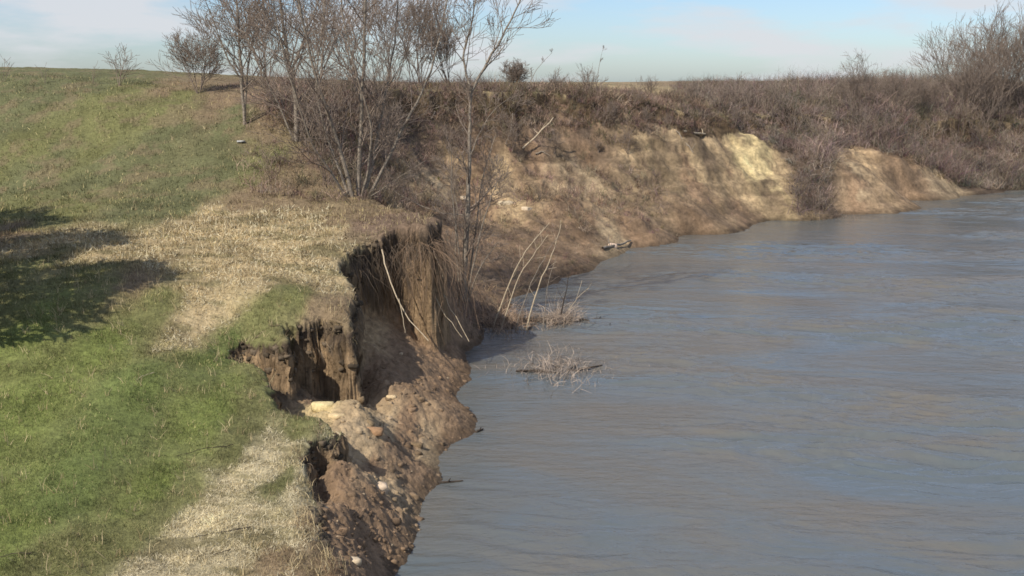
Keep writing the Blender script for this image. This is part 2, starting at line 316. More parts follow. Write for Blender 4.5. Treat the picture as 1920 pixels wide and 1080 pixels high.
# wet belt at the waterline
wet = (1-sstep(.04, .30, Z+.05*fbm(X, Y, .7, 3, 93)))*(MK < .5)
TONE = TONE*(1-.48*wet[..., None])
na, nr = X.shape
ii = np.arange(na*nr).reshape(na, nr)
Q = np.stack([ii[:-1, :-1], ii[1:, :-1], ii[1:, 1:], ii[:-1, 1:]], -1).reshape(-1, 4)
mkq = MK.ravel()[Q].mean(1); keep = Z.ravel()[Q].max(1) > -1.0
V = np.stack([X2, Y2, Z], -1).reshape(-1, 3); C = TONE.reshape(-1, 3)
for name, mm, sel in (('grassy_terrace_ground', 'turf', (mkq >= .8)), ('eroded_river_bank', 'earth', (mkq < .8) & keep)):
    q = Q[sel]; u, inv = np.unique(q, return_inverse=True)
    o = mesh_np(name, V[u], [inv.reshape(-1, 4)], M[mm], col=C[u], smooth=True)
    tag(o, kind='structure')

# ------------------------------------------------------------------ water
m, t, b = newmat('muddy_river_water'); M['water'] = m
g = t.nodes.new('ShaderNodeNewGeometry')
mp = t.nodes.new('ShaderNodeMapping'); mp.inputs['Rotation'].default_value = (0, 0, R(-10)); mp.inputs['Scale'].default_value = (.55, 1.5, 1)
t.links.new(g.outputs['Position'], mp.inputs[0])
swirl = nnode(t, .16, 4, .55, vec=mp.outputs[0]); swirl.inputs['Distortion'].default_value = 1.4
cc = ramp(t, swirl.outputs['Fac'], [(.34, (.136, .124, .102)), (.60, (.100, .117, .121))])
t.links.new(cc.outputs[0], b.inputs['Base Color'])
b.inputs['Specular IOR Level'].default_value = .5; b.inputs['IOR'].default_value = 1.52
ro = ramp(t, swirl.outputs['Fac'], [(.35, (.14,)*3), (.6, (.07,)*3)]); t.links.new(ro.outputs[0], b.inputs['Roughness'])
w1 = nnode(t, .55, 5, .6, vec=mp.outputs[0]); w1.inputs['Distortion'].default_value = .8
w2 = nnode(t, 3.2, 5, .65, vec=mp.outputs[0]); w2.inputs['Distortion'].default_value = .4
am = ramp(t, swirl.outputs['Fac'], [(.38, (1, 1, 1)), (.60, (.28,)*3)])
b1 = t.nodes.new('ShaderNodeBump'); b1.inputs['Distance'].default_value = .30; b1.inputs['Strength'].default_value = .25
b2 = t.nodes.new('ShaderNodeBump'); b2.inputs['Distance'].default_value = .06
t.links.new(am.outputs[0], b2.inputs['Strength'])
t.links.new(w1.outputs['Fac'], b1.inputs['Height']); t.links.new(w2.outputs['Fac'], b2.inputs['Height']); t.links.new(b1.outputs[0], b2.inputs['Normal']); t.links.new(b2.outputs[0], b.inputs['Normal'])
wa = np.radians(np.concatenate([np.linspace(-60, -14, 20)[:-1], np.linspace(-14, 29, 900), np.linspace(29, 110, 40)[1:]])); wr = np.concatenate([np.linspace(2, 14, 20)[:-1], np.geomspace(14, 120, 1000), np.geomspace(120, 1500, 30)[1:]])
WA, WR = np.meshgrid(wa, wr, indexing='ij'); wx = WR*np.sin(WA); wy = WR*np.cos(WA)
ca, sa = math.cos(R(-12)), math.sin(R(-12)); wu = wx*ca+wy*sa; wv_ = -wx*sa+wy*ca
calm = .15+1.0*sstep(-.3, .3, fbm(wu*.5, wv_*1.1, 7, 3, 903)); shel = .45+.65*sstep(.5, 7, wx-np.interp(wy, [14, 35, 46, 60, 80], [-1.6, -1, 3, 12, 34]))
wu2 = wu+.9*fbm(wx, wy, 3.5, 2, 906); wv2 = wv_+.5*fbm(wx, wy, 3.0, 2, 907)
rdg = lambda f: (1-np.abs(f)*2)
wz = 2.8*(.022*fbm(wu*.6, wv_*1.1, 7, 3, 911)+.038*fbm(wu2*.5, wv2*1.3, 2.8, 3, 900)+.032*rdg(fbm(wu2*.42, wv2*1.5, 1.2, 2, 901))+.011*fbm(wu2*.7, wv2*1.6, .42, 3, 902))*calm*shel*(1-sstep(90, 140, WR))
ii = np.arange(wx.size).reshape(wx.shape)
tag(mesh_np('river_water', np.stack([wx, wy, wz], -1).reshape(-1, 3), [np.stack([ii[:-1, :-1], ii[1:, :-1], ii[1:, 1:], ii[:-1, 1:]], -1).reshape(-1, 4)], m, smooth=True), kind='structure')


# ------------------------------------------------------------------ branching plants
class Tubes:
    def __init__(self): self.V = []; self.F = []; self.n = 0
    def add(self, P, rad, k=5):
        P = np.asarray(P, float); n = len(P)
        T = np.gradient(P, axis=0); T /= np.linalg.norm(T, axis=1)[:, None]+1e-9
        ref = np.array([0, 0, 1.0]) if abs(T[0, 2]) < .9 else np.array([1.0, 0, 0])
        A_ = np.cross(T, ref); A_ /= np.linalg.norm(A_, axis=1)[:, None]+1e-9; B_ = np.cross(T, A_)
        a = np.arange(k)*2*math.pi/k; rad = np.asarray(rad, float)
        ring = P[:, None, :]+rad[:, None, None]*(np.cos(a)[None, :, None]*A_[:, None, :]+np.sin(a)[None, :, None]*B_[:, None, :])
        self.V.append(ring.reshape(-1, 3)); i = np.arange(n-1)[:, None]*k; j = np.arange(k)[None, :]; j2 = (j+1) % k
        self.F.append((self.n+np.stack([i+j, i+j2, i+k+j2, i+k+j], -1)).reshape(-1, 4)); self.n += n*k
    def build(self, name, mat, parent=None, origin=None):
        V = np.concatenate(self.V)
        if origin is not None: V = V-np.asarray(origin)
        return mesh_np(name, V, [np.concatenate(self.F)], mat, parent, smooth=True)
def unit(v): v = np.asarray(v, float); return v/(np.linalg.norm(v)+1e-9)
def grow(tb, rng, p, d, L_, r, lvl, o):
    n = 5 if lvl >= 2 else 4 if lvl == 1 else 3
    P = [np.array(p, float)]; D = unit(d); ds = []
    for i in range(n):
        D = unit(D+rng.normal(0, o['wob'], 3)+np.array([0, 0, o['up']])); ds.append(D); P.append(P[-1]+D*L_/n)
    rad = np.linspace(r, max(r*.35, o['rmin']), n+1); tb.add(P, rad, 5 if lvl >= 2 else 3)
    if lvl <= 0: return
    kids(tb, rng, P, ds, rad, L_, lvl, o, .18)
def kids(tb, rng, P, ds, rad, L_, lvl, o, t0):
    nk = o['n'][lvl-1]; n = len(ds)
    for k in range(nk):
        t = t0+(1-t0)*(k+rng.random())/nk; f = t*n; i = min(int(f), n-1); q = P[i]+(P[i+1]-P[i])*(f-i)
        ax = unit(rng.normal(0, 1, 3)); perp = unit(np.cross(ds[i], ax)); an = R(rng.uniform(*o['ang']))
        d = ds[i]*math.cos(an)+perp*math.sin(an); d[2] = max(d[2], .05)
        r0 = rad[0]+(rad[-1]-rad[0])*t
        grow(tb, rng, q, d, L_*rng.uniform(*o['ratio'])*(1.15-.55*t), max(r0*.6, o['rmin']), lvl-1, o)
TREE = dict(wob=.11, up=.07, rmin=.0065, ang=(25, 60), ratio=(.45, .78), n=(4, 6, 9))
THIN = dict(wob=.12, up=.07, rmin=.011, ang=(22, 50), ratio=(.5, .8), n=(3, 4, 8))
def smooth_path(P, rng, amp, m=4):
    P = np.array(P, float); t = np.linspace(0, len(P)-1, (len(P)-1)*m+1); Q = np.stack([np.interp(t, np.arange(len(P)), P[:, k]) for k in range(3)], 1)
    for _ in range(2): Q[1:-1] = (Q[:-2]+2*Q[1:-1]+Q[2:])/4
    Q[1:] += rng.normal(0, amp, Q[1:].shape); return Q
def stems_tree(name, label, cat, stems, seed, mat='bark', group=None, o=TREE, lv=2, spread=.5, part='trunk'):
    """stems: list of (path of (px,py,Y), base radius, n side branches, branch length)"""
    rng = np.random.default_rng(seed)
    b0 = aty(*stems[0][0][0]); g0 = hz(b0[0], b0[1]); org = (b0[0], b0[1], g0)
    e = empty(name, org); tag(e, label, cat, group)
    for path, r, nb, bl in stems:
        W_ = [aty(px, py, Yd) for px, py, Yd in path]
        W_[0] = (W_[0][0], W_[0][1], min(W_[0][2], hz(W_[0][0], W_[0][1])-.08)) if abs(W_[0][2]-hz(W_[0][0], W_[0][1])) < 1.4 else W_[0]
        Q = smooth_path(W_, rng, .012); rad = np.linspace(r, max(.3*r, .006), len(Q))
        tr = Tubes(); tr.add(Q, rad, 7); to = tr.build(part, M[mat], e, org)
        if nb:
            br = Tubes(); oo = dict(o); oo['n'] = o['n'][:lv]+(nb,)
            ds = [unit(Q[i+1]-Q[i]) for i in range(len(Q)-1)]
            n = len(ds); 
            for k in range(nb):
                t = .16+.84*(k+rng.random())/nb; f = t*n; i = min(int(f), n-1); q = Q[i]+(Q[i+1]-Q[i])*(f-i)
                perp = unit(np.cross(ds[i], rng.normal(0, 1, 3))); an = R(rng.uniform(*o['ang'])); d = ds[i]*math.cos(an)+perp*math.sin(an)
                grow(br, rng, q, d, 1.3*bl*rng.uniform(.55, 1.15)*(1.1-.5*t), max((r+(.3*r-r)*t)*.5, .006), lv, oo)
            tag(br.build('branches', M['twig' if mat == 'bark' else mat], to, org), kind='stuff')
    return e
def vase(name, label, cat, px, Yd, hpx, seed, nst=6, spread=.45, mat='twig', group=None, lv=1, py=None, o=TREE, r=.02):
    """several thin stems rising from one root"""
    rng = np.random.default_rng(seed)
    X0 = (px-960)/FPX*(Yd*CP+(CAMZ-(3))*SP) if py is None else aty(px, py, Yd)[0]
    z0 = hz(X0, Yd); org = (X0, Yd, z0); e = empty(name, org); tag(e, label, cat, group)
    H = hpx/FPX*Yd; tb = Tubes(); tt = Tubes()
    for k in range(nst):
        a = rng.uniform(0, 2*math.pi); s = spread*rng.uniform(.2, 1); d = unit((math.cos(a)*s, math.sin(a)*s, 1)); l = H*rng.uniform(.65, 1.05)
        b_ = np.array(org)+np.array([math.cos(a), math.sin(a), 0])*.05*rng.random()*H; b_[2] -= .06
        P = [b_]; D = d; ds = []
        for i in range(5): D = unit(D+rng.normal(0, .08, 3)+np.array([0, 0, .05])); ds.append(D); P.append(P[-1]+D*l/5)
        rad = np.linspace(r, .006, 6); tt.add(P, rad, 5)
        kids(tb, rng, P, ds, rad, l, lv+1, o, .2)
    tt.build('stems', M[mat], e, org); tag(tb.build('branches', M[mat], e, org), kind='stuff'); return e

T37 = 37.0
stems_tree('bare_tree', 'tallest bare multi-stemmed tree clump growing at the edge of the grassy mound', 'tree', [
    ([(672,382,37),(674,300,37),(679,200,37),(682,100,37),(686,-20,37),(688,-140,37)], .085, 17, 2.4),
    ([(664,380,36.8),(642,290,36.6),(606,190,36.2),(580,100,36),(556,-20,35.6),(540,-120,35.4)], .075, 15, 2.3),
    ([(680,380,37.2),(702,290,37.4),(716,215,37.6),(728,150,37.8),(742,60,38),(752,-80,38)], .06, 13, 2.1),
    ([(686,380,37.2),(722,310,37.2),(762,225,37.3),(800,160,37.4),(828,60,37.5),(850,-60,37.5)], .06, 13, 2.1),
    ([(660,380,37),(632,310,37.3),(608,240,37.6),(590,160,38),(604,60,38.4),(612,-60,38.8)], .05, 12, 1.9),
    ([(655,378,36.8),(618,320,36.4),(584,270,36),(560,200,35.6),(528,90,35.3),(505,-30,35)], .05, 12, 1.9),
    ([(676,380,37),(690,320,36.6),(700,240,36.2),(662,120,36),(640,20,36),(632,-80,36)], .05, 11, 1.9),
    ([(684,378,36.6),(735,340,36.4),(800,300,36.2)], .02, 6, .8)], 1)
stems_tree('bare_tree', 'slim bare tree with two leaning stems standing in the muddy slope by the water', 'tree', [
    ([(868,542,36.8),(873,470,36.8),(878,380,36.8),(880,300,36.8),(881,230,36.8),(884,170,36.8)], .11, 12, 1.2),
    ([(884,172,36.8),(905,130,36.8),(940,72,36.8),(975,5,36.8),(1005,-70,36.8)], .05, 12, 1.5),
    ([(884,172,36.8),(866,110,36.9),(886,40,37),(902,-60,37.1)], .045, 12, 1.5),
    ([(866,540,36.7),(862,470,36.6),(848,380,36.4),(846,270,36.2)], .035, 12, .9),
    ([(872,540,36.9),(890,450,37.1),(902,340,37.3),(930,250,37.5)], .035, 12, .9),
    ([(862,540,36.8),(852,450,37),(858,390,37.2),(840,300,37.4)], .03, 8, .9),
    ([(873,540,36.6),(898,440,36.4),(922,365,36.2),(944,320,36)], .03, 8, .9),
    ([(872,540,36.6),(905,490,36.4),(936,455,36.3)], .03, 5, .5),
    ([(864,545,36.6),(855,500,36.5),(838,450,36.4)], .02, 5, .6),
    ([(878,300,36.8),(915,215,36.6),(960,180,36.5)], .02, 6, .8),
    ([(874,404,36.8),(820,398,36.9),(758,372,37.1),(738,355,37.2)], .022, 4, .5)], 2)
stems_tree('bare_tree', 'bare tree with straight thin trunk at the top of the mound\'s brushy edge', 'tree', [
    ([(458,212,43),(452,130,43),(446,40,43),(438,-80,43)], .07, 17, 2.0),
    ([(453,150,43),(425,110,42.9),(380,-15,42.6)], .04, 10, 1.4),
    ([(456,190,43.2),(468,90,43.4),(500,-10,43.8)], .05, 13, 1.7)], 3)
stems_tree('bare_tree', 'bare tree with thick dark trunk leaning left between the mound tree and the tall clump', 'tree', [
    ([(556,262,42),(556,190,42),(540,110,41.8),(527,20,41.6),(515,-90,41.4)], .10, 18, 2.2),
    ([(545,140,41.8),(575,60,42),(610,-40,42.3)], .05, 12, 1.8),
    ([(552,250,42),(520,190,42),(478,110,42),(455,50,42)], .045, 13, 1.7)], 4)
stems_tree('bare_tree', 'thin bare tree on the far plateau behind the tall clump, upright crown', 'tree', [
    ([(600,165,54),(606,90,54),(612,-30,54)], .07, 16, 2.4), ([(604,160,54),(580,80,54),(566,-10,54)], .05, 13, 2.0)], 5)
G_B = 'bare trees on the far plateau behind the clump'
for k, (px, h_, lab) in enumerate([(735,175,'broad bare tree on the far plateau directly right of the tallest stem'), (790,150,'greyish bare bushy tree on the plateau, second from the right of its row'),
                                (845,125,'low greyish bare tree on the plateau just left of the waterside tree fork'), (660,150,'bare bushy tree on the plateau seen through the tall clump'), (500,140,'bare bushy tree behind the dark leaning trunk')]):
    vase('bare_tree', lab, 'tree', px, 64+k*1.3 if px > 560 else 53, h_, 20+k, 6, .75, 'twig', G_B, 2, py=165, r=.03, o=THIN)
vase('bare_shrub', 'small lone bare sapling on the skyline of the grassy mound', 'shrub', 222, 48, 68, 31, 4, .55, 'twig', None, 1, py=146)
vase('bare_shrub', 'round bare shrub with two main stems on the mound skyline left of the trees', 'shrub', 372, 47, 112, 32, 7, .75, 'twig', None, 2, py=152)
vase('bare_shrub', 'dense dark bare shrub on the plateau edge right of the waterside tree', 'shrub', 968, 67, 45, 33, 9, .9, 'twig', None, 2, py=172)
vase('weed_stalk', 'thin dry stalks at the far left of the mound skyline', 'weed', 6, 48, 55, 34, 3, .3, 'twig', None, 0, py=140, r=.01)
vase('weed_stalk', 'short dry stalk on the mound skyline left of the lone sapling', 'weed', 84, 48, 32, 35, 2, .3, 'twig', None, 0, py=142, r=.01)
vase('weed_stalk', 'dry stalk on the mound skyline just left of the lone sapling', 'weed', 172, 48, 36, 36, 2, .3, 'twig', None, 0, py=144, r=.01)
G_R = 'bare trees at the right end of the far bank'
for k, (px, h_, Yd, lab) in enumerate([(1790,105,98,'bare tree at the left end of the tall group above the far bank'), (1835,130,101,'tallest bare tree of the group above the far bank'), (1880,118,99,'dense bare tree right of the tallest one at the far bank'),
                                  (1920,125,98,'bare tree cut by the right edge of the picture'), (1860,120,95,'lower bare tree in front of the tallest group at the right'), (1960,150,102,'bare tree at the far right end of the group'), (1815,95,93,'short bare tree in front of the left end of the tall group')]):
    vase('bare_tree', lab, 'tree', px, Yd, h_, 50+k, 8, .55, 'twig', G_R, 2, py=185, r=.045, o=THIN)
G_S = 'bare shrubs along the far skyline'
for k, (px, h_, Yd, lab) in enumerate([(1600,75,88,'round bare shrub rising above the right skyline scrub'), (1690,62,90,'bare shrub halfway between the round shrub and the tall trees'), (1735,60,92,'bare shrub just left of the tall tree group'), (1530,48,86,'small bare shrub left of the round shrub on the skyline'),
                                  (1450,42,82,'low bare shrub on the skyline above the yellow sand face'), (1370,42,79,'low bare shrub on the skyline at the right end of the open plateau edge'),
                                  (1290,34,74,'tiny bare shrub at the right end of the crumbling turf edge'), (1215,38,72,'upright dry shrub above the middle of the crumbling turf edge'), (1105,46,69,'bare shrub with a long side twig on the crumbling turf edge'), (1035,34,67,'small bare shrub on the left part of the crumbling turf edge')]):
    vase('bare_shrub', lab, 'shrub', px, Yd, h_, 70+k, 8, .8, 'twig', G_S, 2 if k < 3 else 1, py=180, r=.02)
stems_tree('thin_stalk', 'single thin leaning stalk against the sky above the turf edge', 'stalk', [([(1116,165,69),(1122,130,69),(1130,92,69)], .02, 3, .5)], 90, 'twig', part='stem')
stems_tree('thin_stalk', 'thin curved stalk leaning right just beside the dark plateau shrub', 'stalk', [([(990,165,63),(1005,130,63),(1036,98,63)], .02, 3, .5)], 91, 'twig', part='stem')

# leaning dead saplings by the water, fallen poles on the slope
G_L = 'pale saplings leaning over the debris'
for k, (pth, r, lab, mt) in enumerate([
    ([(920,592,35.6),(958,520,35.6),(985,470,35.6),(1030,418,35.6)], .028, 'pale sapling leaning right, leftmost of the leaning stems', 'pale'),
    ([(934,592,35.3),(966,530,35.3),(1000,478,35.3),(1028,440,35.3)], .024, 'pale sapling second from the left among the leaning stems', 'pale'),
    ([(958,602,35.1),(990,540,35.1),(1012,498,35.1),(1040,450,35.1)], .018, 'thin reddish sapling in the middle of the leaning stems', 'bark'),
    ([(978,592,35.2),(1010,530,35.2),(1036,478,35.2),(1052,420,35.2)], .030, 'brightest and thickest pale sapling leaning over the debris', 'pale'),
    ([(1015,590,35),(1024,540,35),(1044,480,35)], .014, 'thin sapling just right of the brightest leaning stem', 'bark'),
    ([(1052,590,34.8),(1060,550,34.8),(1068,514,34.8)], .024, 'short dark stick standing in the debris, rightmost', 'dark'),
    ([(1066,582,34.8),(1082,558,34.8),(1104,540,34.8)], .010, 'tiny pale stick leaning right out of the water', 'pale')]):
    stems_tree('leaning_sapling', lab, 'sapling', [(pth, r, 5 if k < 4 else 2, .5)], 100+k, mt, G_L, lv=0, part='stem')
for k, (a, b_, r, lab, mt) in enumerate([
    ((980,283,60),(1038,222,63), .05, 'long fallen trunk leaning on the brushy far slope', 'pale'),
    ((948,275,60),(962,212,62.5), .03, 'upright broken pole left of the long fallen trunk', 'bark'),
    ((1280,252,68.5),(1322,256,68.8), .09, 'short pale log at the top of the sandy face', 'pale'),
    ((1268,250,68.3),(1300,290,67), .04, 'grey pole sliding down the left side of the sandy face', 'bark'),
    ((1004,293,59.5),(1022,292,59.5), .05, 'small grey stick lying on the brown far slope', 'bark'),
    ((808,228,57),(826,196,58.5), .05, 'thin grey pole leaning in the brush behind the clump', 'bark'),
    ((1690,268,81),(1790,296,82.5), .09, 'long fallen log lying along the right part of the far bank', 'bark'),
    ((1130,470,52.5),(1182,456,53.5), .07, 'grey driftwood log on the mud shelf at the waterline', 'bark')]):
    rng = np.random.default_rng(200+k); e = []
    for q, Yd in ((a, a[2]), (b_, b_[2])):
        gx, gy, gz = on_ground(q[0], q[1]); e.append(np.array([gx, gy, gz+.10]))
    if k in (0, 1, 5): e[1] = np.array(aty(b_[0], b_[1], e[0][1]+.8)); 
    P = smooth_path([e[0], (e[0]+e[1])/2+rng.normal(0, .05, 3), e[1]], rng, .02); tb = Tubes(); tb.add(P, np.linspace(r, r*.6, len(P)), 7)
    for _ in range(3):
        i = rng.integers(2, len(P)-1); d = unit(rng.normal(0, 1, 3)+np.array([0, 0, .5])); tb.add([P[i], P[i]+d*.25, P[i]+d*.5+rng.normal(0, .05, 3)], [r*.4, r*.3, r*.15], 5)
    tag(tb.build('fallen_log', M[mt]), lab, 'log')

# ------------------------------------------------------------------ ribbons: grass, straw and brush
def ribbons(name, base, d, length, width, col, mat, seg=2, bend=.3, seed=0, parent=None):
    rng = np.random.default_rng(seed); n = len(base); P = [base]; D = d.copy()
    bn = rng.normal(0, bend, (n, 3)); bn[:, 2] = -np.abs(bn[:, 2])*.6
    for i in range(seg):
        P.append(P[-1]+D*(length/seg)[:, None]); D = D+bn; D /= np.linalg.norm(D, axis=1)[:, None]
    side = np.cross(d, rng.normal(0, 1, (n, 3))); side /= np.linalg.norm(side, axis=1)[:, None]+1e-9
    V = []
    for i in range(seg+1):
        w = (width*(1-.75*i/seg))[:, None]*.5; V += [P[i]-side*w, P[i]+side*w]
    V = np.stack(V, 1); k = 2*(seg+1); b0 = np.arange(n)[:, None]*k
    F = np.concatenate([b0+np.array([[2*i, 2*i+1, 2*i+3, 2*i+2]]) for i in range(seg)])
    C_ = np.repeat(col, k, axis=0)
    return mesh_np(name, V.reshape(-1, 3), [F], mat, parent, C_)
def scatter(n, x0, x1, y0, y1, rng, dens):
    """random ground points over the part of the place the picture looks at; dens(px,py,x,y)->keep probability"""
    yy = np.exp(rng.uniform(math.log(y0), math.log(y1), n)); ax = rng.uniform(x0, x1, n); xx = ax*yy
    z, s2, mk, gx, gy, nr_, zt, ze = terrain(xx, yy, True)
    px, py = project(xx, yy, z)
    k = rng.random(n) < dens(px, py, mk, s2, z)
    return np.stack([xx[k], yy[k], z[k]], 1), px[k], py[k], mk[k], s2[k]
def cone(n, rng, spread):
    a = rng.uniform(0, 2*math.pi, n); s = np.abs(rng.normal(0, spread, n)); d = np.stack([np.cos(a)*s, np.sin(a)*s, np.ones(n)], 1)
    return d/np.linalg.norm(d, axis=1)[:, None]
def box(px, py, x0, x1, y0, y1, f=20):
    return sstep(x0-f, x0+f, px)*(1-sstep(x1-f, x1+f, px))*sstep(y0-f, y0+f, py)*(1-sstep(y1-f, y1+f, py))

rng = np.random.default_rng(11)
# short living and dead grass over terrace and mound
def dg(px, py, mk, s2, z):
    return (mk > .85)*(py > 120)*(.35+.65*sstep(300, 700, py))
B, px, py, mk, s2 = scatter(420000, -.50, -.04, 9.5, 50, rng, dg)
n = len(B); T_ = tone(B[:, 0], B[:, 1], np.ones(n)); green = (T_[:, 1] > T_[:, 0]*1.02)
patch = fbm(B[:, 0], B[:, 1], .9, 3, 300)
k = rng.random(n) < np.clip(.75+1.3*patch, .15, 1)
B, T_, green, patch, py = B[k], T_[k], green[k], patch[k], py[k]; n = len(B)
far = sstep(14, 40, B[:, 1])
Ln = (.035+.05*far)*rng.uniform(.5, 1.6, n)*(1+.8*np.clip(patch, 0, 1)); Wd = .006+.012*far
stub = (T_[:, 0] > .25)
var = (rng.uniform(.7, 1.3, n)*(1+.85*fbm(B[:, 0], B[:, 1], .6, 3, 303)+.5*fbm(B[:, 0], B[:, 1], 3, 2, 304)))[:, None]; C_ = np.clip(T_*var, .01, .8); 
dry = rng.random(n) < .05+.10*far; C_[dry] = np.array((.42, .35, .17))*var[dry]
C_[stub & (rng.random(n) < .35)] = np.array((.60, .53, .36))
d = cone(n, rng, .6); lay = stub; d[lay, 2] *= .35; d /= np.linalg.norm(d, axis=1)[:, None]
Ln = np.where(stub, Ln*1.5, Ln); Wd = np.where(stub, Wd*1.5, Wd)
tag(ribbons('grass', B, d, Ln, Wd, C_, M['grass'], 2, .35, 12), kind='stuff')
# taller pale dry stalks and tussocks
def dd(px, py, mk, s2, z):
    a = .10*(mk > .9)*(py > 200); a = a+.5*(mk > .9)*box(px, py, 300, 720, 395, 480)+.35*(mk > .9)*box(px, py, 60, 480, 430, 600)+.5*(mk > .5)*(s2 < .5)*(py > 400); return np.clip(a, 0, 1)*.5
B, px, py, mk, s2 = scatter(16000, -.5, -.04, 10, 48, rng, dd)
K = 7; n = len(B)*K; B2 = np.repeat(B, K, 0)+np.concatenate([rng.normal(0, .05, (n, 2)), np.zeros((n, 1))], 1); B2[:, 2] -= .01
C_ = np.array((.50, .40, .23))*rng.uniform(.6, 1.25, (n, 1)); C_[rng.random(n) < .3] *= np.array((.6, .55, .5))
Ln = rng.uniform(.08, .26, n)*np.repeat(rng.uniform(.5, 1.4, len(B)), K)
tag(ribbons('dry_grass_tussocks', B2, cone(n, rng, .55), Ln, np.full(n, .009)+.007*sstep(20, 45, B2[:, 1]), C_, M['grass'], 3, .25, 13), kind='stuff')

# brush on the far slopes, plateau rim and mud shelf
def brush(name, n, yr, xr, dens, hgt, tw, col, colv, seed, spread=.7, wid=.012):
    rng = np.random.default_rng(seed)
    B, px, py, mk, s2 = scatter(n, xr[0], xr[1], yr[0], yr[1], rng, dens)
    if len(B) == 0: return
    pn = np.clip(fbm(B[:, 0], B[:, 1], 5, 3, seed), -.8, .8); sz = hgt*rng.uniform(.4, 1.35, len(B))*(1+1.0*pn)*(np.interp(px, [1280, 1450, 1650], [.5, .75, 1.05]) if seed == 404 else 1); K = tw; m_ = len(B)*K
    B2 = np.repeat(B, K, 0); S_ = np.repeat(sz, K); jit = rng.normal(0, .22, (m_, 3))*S_[:, None]; jit[:, 2] = np.abs(jit[:, 2])*1.1*(rng.random(m_) < .6)
    B2 = B2+jit; B2[:, 2] -= .03
    c = np.array(col); C1 = c*(1+rng.normal(0, colv, (len(B), 1)))*(1+.9*fbm(B[:, 0], B[:, 1], 3, 3, seed+7))[:, None]+np.array((-.012, 0, -.004))*sstep(0, .4, fbm(B[:, 0], B[:, 1], 6, 2, seed+9))[:, None]+rng.normal(0, .012, (len(B), 3)); C2 = np.repeat(C1, K, 0)*rng.uniform(.6, 1.5, (m_, 1)); C2 = np.clip(C2, .02, .8)
    Ln = S_*rng.uniform(.35, 1.05, m_)
    return tag(ribbons(name, B2, cone(m_, rng, spread), Ln, np.full(m_, wid)*rng.uniform(.6, 1.4, m_), C2, M['brush'], 3, .48, seed+1), kind='stuff')
xs = (-.35, .62)
def fl(px, py, mk, s2, z):       # flank between mound and far slope, upper band of the far slope
    a = box(px, py, 440, 760, 165, 385, 25)*(mk < .95)+.95*box(px, py, 560, 1330, 165, 258, 14)+.30*box(px, py, 700, 1240, 262, 420, 25)+.2*box(px, py, 470, 640, 170, 400, 30)
    return np.clip(a*(.9+1.0*fbm(px/60, py/40, 1, 3, 401)), 0, 1)
brush('slope_brush', 30000, (36, 72), xs, fl, .62, 20, (.20, .145, .108), .3, 402, .85, .016)
def fu(px, py, mk, s2, z):
    return box(px, py, 540, 1350, 172, 244, 12)*(.75+.8*fbm(px/50, py/30, 1, 3, 411))
brush('upper_slope_brush', 20000, (50, 74), (-.22, .20), fu, .55, 15, (.215, .152, .112), .3, 410, .9, .018)
def rt(px, py, mk, s2, z):       # dense scrub on the right of the far bank
    edge_ = 1-sstep(-25, 10, py-(150+0*px))
    lim = np.interp(px, [1270, 1380, 1440, 1480, 1495, 1545, 1560, 1640, 1700, 1760, 1800, 1930], [222, 244, 268, 310, 405, 405, 280, 278, 298, 335, 352, 358])
    a = sstep(1250, 1340, px)*(py < lim)*(py > 120)
    return np.clip(a, 0, 1)
brush('scrub_thicket', 18000, (62, 118), (.12, .62), rt, 1.3, 26, (.180, .137, .110), .26, 404, .95, .020)
def sk(px, py, mk, s2, z):
    return (mk > .6)*sstep(880, 960, px)*(1-sstep(1350, 1450, px))*.9*(s2 < 4)
brush('rim_weeds', 9000, (58, 84), (-.05, .30), sk, .55, 14, (.20, .155, .11), .2, 406, .45, .014)
def ms(px, py, mk, s2, z):
    return (z > .05)*(mk < .3)*(.6*box(px, py, 780, 1160, 395, 560)+.7*box(px, py, 840, 940, 560, 640)+.16*box(px, py, 1160, 1480, 340, 450))
brush('mud_shelf_weeds', 9000, (33, 70), (-.1, .3), ms, .36, 12, (.23, .165, .115), .2, 408, .9, .010)

# shrubs and driftwood half drowned at the waterline
def tangle(name, label, cat, px, py, wpx, hpx, seed, n=260, col=(.25, .19, .145), logs=4):
    rng = np.random.default_rng(seed); cx, cy, cz = atz(px, py, 0); w = wpx/FPX*math.hypot(cy, 8); hh = hpx/FPX*math.hypot(cy, 8)
    e = empty(name, (cx, cy, 0)); tag(e, label, cat)
    b_ = np.stack([rng.normal(0, w*.25, n)*(1+.5*np.sin(rng.uniform(0, 9, n))), rng.normal(0, w*.35, n), rng.uniform(-.05, .05, n)], 1)
    env = np.exp(-(b_[:, 0]/(w*.35))**2)
    L_ = hh*rng.uniform(.35, 1.25, n)*(.45+.55*env); c = np.array(col)*rng.uniform(.5, 1.9, (n, 1))
    ribbons('twigs', b_, cone(n, rng, 1.3), L_, np.full(n, .014), c, M['brush'], 3, .6, seed+3, e)['kind'] = 'stuff'
    tb = Tubes()
    for k in range(logs):
        a = rng.uniform(0, math.pi); l = w*rng.uniform(.15, .4); q = np.array([rng.normal(0, w*.2), rng.normal(0, w*.15), rng.uniform(0, .05)]); v = np.array([math.cos(a)*l, math.sin(a)*l*.6, rng.uniform(-.03, .10)])
        tb.add([q-v, q+rng.normal(0, .02, 3), q+v], [.03, .035, .015], 6)
    tb.build('sticks', M['dark'], e)
    return e
tangle('drowned_shrub', 'low half drowned shrub standing alone in the water off the bank', 'shrub', 1045, 697, 165, 46, 500, 650, (.26, .21, .17), logs=6)
tangle('drowned_shrub', 'drowned brush heap with standing stick at the right end of the debris', 'shrub', 1052, 603, 80, 62, 501, 500, (.30, .235, .18))
tangle('driftwood_pile', 'brown driftwood heap against the bank below the pale leaning saplings', 'driftwood', 940, 608, 130, 60, 502, 800, (.27, .19, .13), 12)
